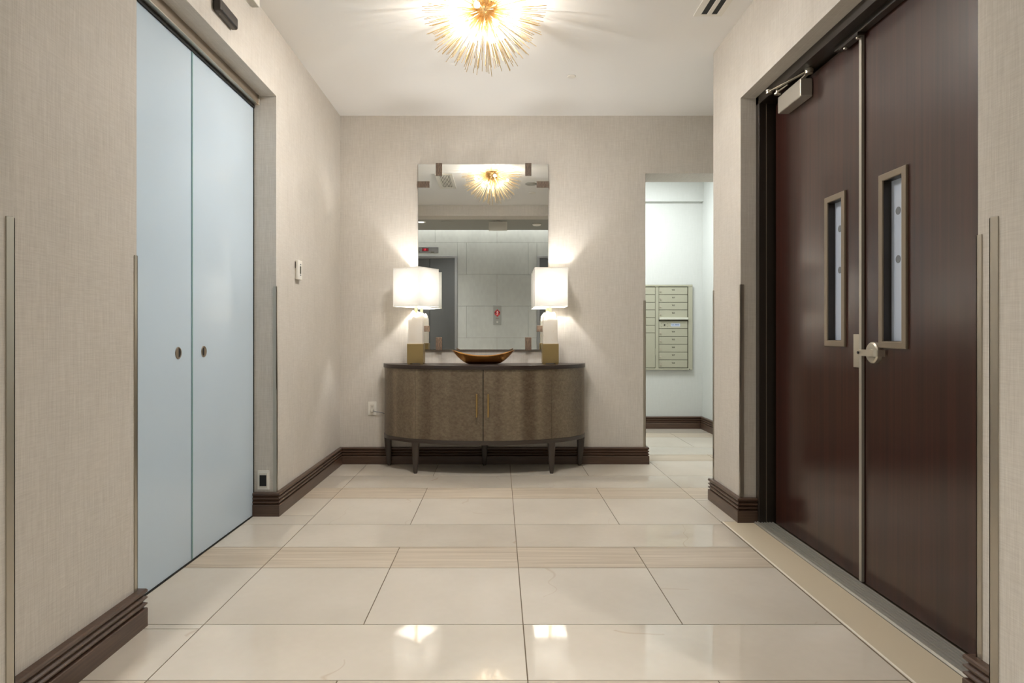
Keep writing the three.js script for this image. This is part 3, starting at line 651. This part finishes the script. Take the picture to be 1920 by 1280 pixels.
// ------------------------------------------------------------ ceiling fittings
{
  const d = thing('slot_diffuser', 'white slot air diffuser with black slots at the right ceiling edge', 'air vent', [1.236, H, 2.1]);
  const z0 = 1.79, z1 = 2.40;
  part('frame', [rb(1.15, 1.189, H - 0.006, H, z0, z1, 0.001), rb(1.224, 1.25, H - 0.006, H, z0, z1, 0.001), rb(1.283, 1.318, H - 0.006, H, z0, z1, 0.001), rb(1.15, 1.318, H - 0.006, H, z0 - 0.02, z0 + 0.004, 0.001), rb(1.15, 1.318, H - 0.006, H, z1 - 0.004, z1 + 0.02, 0.001)], M.white, d);
  for (const x of [1.189, 1.25]) part('slot', bx(x, x + 0.035, H - 0.002, H - 0.0005, z0, z1), M.black, d);
  const v = thing('air_vent', 'white louvred air grille in the ceiling, seen in the mirror', 'air vent', [-0.655, H, 2.45]);
  part('frame', [rb(-0.76, -0.72, H - 0.012, H, 2.1, 2.8, 0.002), rb(-0.59, -0.55, H - 0.012, H, 2.1, 2.8, 0.002), rb(-0.76, -0.55, H - 0.012, H, 2.08, 2.12, 0.002), rb(-0.76, -0.55, H - 0.012, H, 2.78, 2.82, 0.002)], M.white, v);
  part('duct', bx(-0.72, -0.59, H - 0.002, H - 0.0005, 2.12, 2.78), M.black, v);
  for (let i = 0; i < 7; i++) { const g = bx(-0.0055, 0.0055, -0.0012, 0.0012, 2.12, 2.78); g.rotateZ(0.3); g.translate(-0.71 + i * 0.0184, H - 0.007, 0); part('slat', g, M.white, v); }
  const disc = (name, label, cat, x, y, z, r, t, mat) => { const m = new THREE.Mesh(new THREE.LatheGeometry([[0, -t], [r * 0.8, -t], [r, -t * 0.4], [r, 0], [0, 0]].map(p => new THREE.Vector2(...p)), 40), mat); m.name = numbered(name); m.position.set(x, y, z); m.userData = { label, category: cat }; put(m, scene); };
  disc('sprinkler_cover', 'small flat sprinkler cover on the ceiling near the far wall', 'sprinkler', 0.53, H, 0.86, 0.032, 0.006, M.white);
  disc('sprinkler_cover', 'small sprinkler cover on the ceiling, only in the mirror', 'sprinkler', 0.44, H, 3.12, 0.05, 0.008, M.white);
  disc('ceiling_speaker', 'grey round speaker on the ceiling beside the mirrored chandelier', 'speaker', 0.40, H, 2.59, 0.075, 0.014, M.alu);
  disc('ceiling_speaker', 'round speaker grille in the lift lobby ceiling, in the mirror', 'speaker', -0.856, 2.97, 5.15, 0.10, 0.006, M.liftCeiling);
  disc('smoke_detector', 'round smoke detector on the lift lobby ceiling, in the mirror', 'detector', 0.63, 2.97, 5.36, 0.075, 0.03, M.white);
}

// ------------------------------------------------------------ mail room
const font = await new FontLoader().loadAsync('fonts/droid/droid_sans_bold.typeface.json');
{
  const m = thing('mailbox_unit', 'olive beige wall mailbox unit with numbered doors', 'mailbox', [1.87, 0.697, -2.11]);
  const zf = -2.085, X1 = 2.286, X0 = 1.454, Yb = 0.697, Yt = 1.704;
  part('frame', [rb(X0, X1, Yt - 0.022, Yt, -2.11, zf + 0.012, 0.002), rb(X0, X1, Yb, Yb + 0.02, -2.11, zf + 0.012, 0.002), rb(X1 - 0.05, X1, Yb, Yt, -2.11, zf + 0.008, 0.002), rb(X0, X0 + 0.05, Yb, Yt, -2.11, zf + 0.008, 0.002), rb(1.848, 1.886, Yb, Yt, -2.11, zf + 0.004, 0.002)], M.mailbox, m);
  part('back_panel', bx(X0, X1, Yb, Yt, -2.11, zf - 0.006), M.mailDark, m);
  part('screw', flatDisc('z', X1 - 0.038, Yb + 0.009, zf + 0.0125, 0.005, 0.002, 12), M.black, m);
  const text = (s, size, x, y, z, mat, parent, name) => { const g = new TextGeometry(s, { font, size, depth: 0.0008, curveSegments: 3 }); g.computeBoundingBox(); g.translate(x - g.boundingBox.max.x / 2, y, z); part(name, g.index ? g.toNonIndexed() : g, mat, parent); };
  const P = 0.0908, top = 1.677;
  const doorBox = (x0, x1, y0, y1, num, lock = true) => {
    const d = part('mailbox_door', rb(x0 + 0.002, x1 - 0.002, y0 + 0.0045, y1 - 0.001, zf - 0.008, zf + 0.004, 0.002), M.mailbox, m);
    if (lock) part('lock', [flatDisc('z', x0 + 0.02, (y0 + y1) / 2 - 0.006, zf + 0.008, 0.010, 0.010, 20), bx(x0 + 0.019, x0 + 0.021, (y0 + y1) / 2 - 0.012, (y0 + y1) / 2, zf + 0.013, zf + 0.0135)], M.nickel, d);
    if (num) text(num, 0.017, (x0 + x1) / 2, y1 - 0.042, zf + 0.004, M.ink, d, 'number');
    return d;
  };
  for (let i = 0; i < 4; i++) doorBox(1.888, 2.228, top - (i + 1) * P, top - i * P, String(160 + i));
  let y = top - 4 * P;
  part('mail_slot_hood', rb(1.890, 2.230, y - 0.022, y + 0.004, zf - 0.005, zf + 0.03, 0.003), M.hood, m, 'pale projecting hood over the outgoing mail slot');
  part('mail_slot', bx(1.895, 2.222, y - 0.044, y - 0.022, zf - 0.006, zf - 0.003), M.mailDark, m);
  const od = doorBox(1.888, 2.228, y - 0.04 - P, y - 0.04, null, false);
  part('lock', flatDisc('z', 1.955, y - 0.086, zf + 0.006, 0.009, 0.006, 20), M.bronze, od);
  for (const x of [1.915, 1.99]) for (const q of [0.07, 0.105]) part('rivet', flatDisc('z', x, y - q, zf + 0.0045, 0.003, 0.002, 10), M.mailDark, od);
  part('sticker', bx(2.03, 2.14, y - 0.103, y - 0.066, zf + 0.004, zf + 0.0046), M.film, od, 'white and blue mail sticker');
  text('U.S. MAIL', 0.0145, 2.085, y - 0.09, zf + 0.0046, new THREE.MeshStandardMaterial({ color: 0x4a6a9c, roughness: 0.6 }), od, 'sticker_text');
  y -= 0.04 + P;
  for (let i = 0; i < 5; i++) doorBox(1.888, 2.228, y - (i + 1) * (y - 0.72) / 5, y - i * (y - 0.72) / 5, String(164 + i));
  for (let i = 0; i < 6; i++) doorBox(1.508, 1.846, top - (i + 1) * P, top - i * P, null, false);
  const pd = doorBox(1.508, 1.846, Yb + 0.022, top - 6 * P, null, false);
  part('hinge', rb(1.838, 1.846, 0.87, 0.95, zf + 0.003, zf + 0.009, 0.001), M.mailbox, pd);
  const q = thing('light_panel', 'flat ceiling light panel in the room behind the frosted doors', 'ceiling light', [-2.9, 2.7, 2.4]);
  part('panel_frame', rb(-3.48, -2.32, 2.68, 2.7, 2.07, 2.73, 0.002), M.white, q);
  part('diffuser', bx(-3.45, -2.35, 2.678, 2.6805, 2.1, 2.7), M.panelGlow, q);
  const p = thing('light_panel', 'flat white ceiling light panel of the mail room', 'ceiling light', [1.3, H, -1.1]);
  part('panel_frame', rb(0.67, 1.93, H - 0.02, H, -1.43, -0.77, 0.002), M.white, p);
  part('diffuser', bx(0.70, 1.90, H - 0.022, H - 0.0195, -1.40, -0.80), M.panelGlow, p);
}

// ------------------------------------------------------------ lift lobby, seen in the mirror
{
  const Z = 6.35, w = structGroup('wall_lift', 'grey stone-panelled wall with two lifts, seen in the mirror', 'wall', [0, 0, Z]);
  part('backing', bx(-3.4, 3.4, 0, 3.4, Z + 0.06, Z + 0.2), M.grout, w);
  const openings = [[-1.782, -0.764, 2.55], [0.691, 1.717, 2.55]];
  const lay = (x0, x1, y0, y1) => {
    let rects = [[x0, x1, y0, y1]];
    for (const [a, b, t] of openings) rects = rects.flatMap(([p, q, r, s]) => {
      if (q <= a || p >= b || r >= t) return [[p, q, r, s]];
      const out = [];
      if (p < a) out.push([p, a, r, s]); if (q > b) out.push([b, q, r, s]);
      if (s > t) out.push([Math.max(p, a), Math.min(q, b), t, s]); return out;
    });
    for (const [p, q, r, s] of rects) if (q - p > 0.02 && s - r > 0.02) part('wall_tile', bx(p + 0.0015, q - 0.0015, r + 0.0015, s - 0.0015, Z, Z + 0.062), M.liftStone, w);
  };
  const P = 0.58, W = 1.13;
  for (let r = -2; r < 5; r++) {
    const y0 = Math.max(0, 1.056 + r * P), y1 = Math.min(3.3, 1.056 + (r + 1) * P); if (y1 - y0 < 0.03) continue;
    const off = (r & 1) ? -0.04 : -0.60;
    for (let i = -4; i < 5; i++) { const x0 = Math.max(-3.3, off + i * W), x1 = Math.min(3.3, off + (i + 1) * W); if (x1 - x0 > 0.03) lay(x0, x1, y0, y1); }
  }
  [[-1.733, -0.813, 'left'], [0.74, 1.668, 'right']].forEach(([a, b, sd], i) => {
    const d = structGroup('door_' + (5 + i), 'stainless lift doors at the ' + sd + ' edge of the mirror', 'lift door', [(a + b) / 2, 0, Z]);
    part('frame', [rb(a - 0.049, a, 0, 2.55, Z - 0.02, Z + 0.06, 0.003), rb(b, b + 0.049, 0, 2.55, Z - 0.02, Z + 0.06, 0.003), rb(a - 0.049, b + 0.049, 2.511, 2.55, Z - 0.022, Z + 0.06, 0.003)], M.liftFrame, d);
    const c = (a + b) / 2;
    part('door_panel', bx(a, c - 0.005, 0.005, 2.511, Z + 0.035, Z + 0.055), M.liftDoor, d);
    part('door_panel', bx(c + 0.005, b, 0.005, 2.511, Z + 0.035, Z + 0.055), M.liftDoor, d);
    part('door_gap', bx(c - 0.005, c + 0.005, 0.005, 2.511, Z + 0.05, Z + 0.058), M.black, d);
  });
  const n = thing('floor_indicator', 'steel lift position indicator with red digital display in the mirror', 'indicator', [-1.35, 2.61, Z]);
  part('plate', rb(-1.60, -1.112, 2.61, 2.715, Z - 0.006, Z + 0.001, 0.002), M.liftFrame, n);
  const sc = part('display', bx(-1.411, -1.293, 2.637, 2.694, Z - 0.0075, Z - 0.0055), M.black, n);
  const red = new THREE.MeshStandardMaterial({ color: 0x3a0508, emissive: 0xff2038, emissiveIntensity: 0.55, roughness: 0.5 });
  part('glow', bx(-1.405, -1.299, 2.642, 2.689, Z - 0.0082, Z - 0.0074), new THREE.MeshStandardMaterial({ color: 0x4a0a10, emissive: 0x7a0a18, emissiveIntensity: 0.6, roughness: 0.5 }), sc);
  const g = new TextGeometry('1', { font, size: 0.036, depth: 0.001, curveSegments: 3 }); g.rotateY(Math.PI); g.translate(-1.34, 2.648, Z - 0.0084);
  part('digit', g.index ? g.toNonIndexed() : g, new THREE.MeshStandardMaterial({ color: 0xff5566, emissive: 0xff3048, emissiveIntensity: 1.2 }), sc);
  part('keyhole', flatDisc('z', -1.455, 2.627, Z - 0.007, 0.007, 0.003, 16), M.black, n);
  part('grille', bx(-1.252, -1.186, 2.613, 2.628, Z - 0.0075, Z - 0.0055), M.mailDark, n);
  // call plate with printed fire notice
  const cv = document.createElement('canvas'); cv.width = 150; cv.height = 364; const x = cv.getContext('2d');
  x.fillStyle = '#8d8f8a'; x.fillRect(0, 0, 150, 364);
  x.fillStyle = '#b3262a'; x.beginPath(); x.moveTo(75, 70); x.lineTo(128, 118); x.lineTo(128, 165); x.lineTo(75, 215); x.lineTo(22, 165); x.lineTo(22, 118); x.closePath(); x.fill();
  x.fillStyle = '#2a0d0d'; for (const [a, b] of [[75, 80], [35, 112], [115, 112]]) { x.beginPath(); x.moveTo(a, b); x.lineTo(a + 16, b + 34); x.lineTo(a - 16, b + 34); x.closePath(); x.fill(); }
  x.strokeStyle = '#f0d8d4'; x.lineWidth = 7; x.beginPath(); x.moveTo(75, 120); x.lineTo(75, 160); x.moveTo(60, 180); x.lineTo(75, 158); x.lineTo(92, 180); x.moveTo(52, 138); x.lineTo(98, 138); x.stroke();
  x.fillStyle = '#f0d8d4'; x.beginPath(); x.arc(75, 112, 9, 0, 7); x.fill();
  x.fillStyle = '#7a4038'; x.fillRect(52, 232, 46, 6); x.fillRect(44, 244, 62, 6);
  const ct = new THREE.CanvasTexture(cv); ct.colorSpace = THREE.SRGBColorSpace;
  const cp = thing('call_panel', 'steel lift call plate with a red fire notice, seen in the mirror', 'call panel', [-0.035, 1.291, Z]);
  part('plate', rb(-0.108, 0.039, 1.291, 1.648, Z - 0.006, Z + 0.001, 0.002), M.liftFrame, cp);
  const pg = new THREE.PlaneGeometry(0.143, 0.353).rotateY(Math.PI).translate(-0.0345, 1.4695, Z - 0.0066).toNonIndexed();
  part('fire_notice', pg, new THREE.MeshStandardMaterial({ map: ct, roughness: 0.5 }), cp, 'printed red fire notice');
  part('call_button', flatDisc('z', -0.0345, 1.345, Z - 0.008, 0.018, 0.006, 24), M.alu, cp);
  const e = thing('hanging_sign', 'blank white sign hung from the lift lobby ceiling, seen in the mirror', 'sign', [-0.025, 2.815, 5.06]);
  part('sign_box', rb(-0.17, 0.13, 2.81, 2.955, 5.045, 5.075, 0.004), M.white, e);
  part('mount', rb(-0.07, 0.03, 2.954, 2.97, 5.048, 5.072, 0.002), M.alu, e);
  part('strip_light', bx(-3.0, 3.0, 3.24, 3.26, 6.06, 6.14), M.coveGlow, structGroup('cove_light', 'strip light hidden in the lift lobby cove', 'light', [0, 3.25, 6.1]));
  for (const [dx, dz, lab] of [[-1.29, 5.17, 'lit round downlight at the left edge of the mirror'], [1.9, 5.17, 'lit round downlight over the right lift, outside the mirror'], [-2.5, 5.17, 'lit round downlight at the left end of the lift lobby']]) {
    const d = thing('downlight', lab, 'downlight', [dx, 2.97, dz], 'lift lobby downlights');
    part('ring', new THREE.LatheGeometry([[0.055, -0.001], [0.058, -0.006], [0.078, -0.005], [0.082, 0]].map(p => new THREE.Vector2(...p)), 36).translate(dx, 2.97, dz).toNonIndexed(), M.white, d);
    part('lens', flatDisc('y', dx, 2.9688, dz, 0.056, 0.002, 32), M.downGlow, d);
    const s = new THREE.SpotLight(NEUTRAL, POWER.downlight, 0, 1.2, 0.8); s.position.set(0, -0.012, 0); s.target.position.set(0, -3, 0); s.castShadow = true; s.shadow.radius = 2; d.add(s); d.add(s.target);
  }
}
renderer.render(scene, camera);
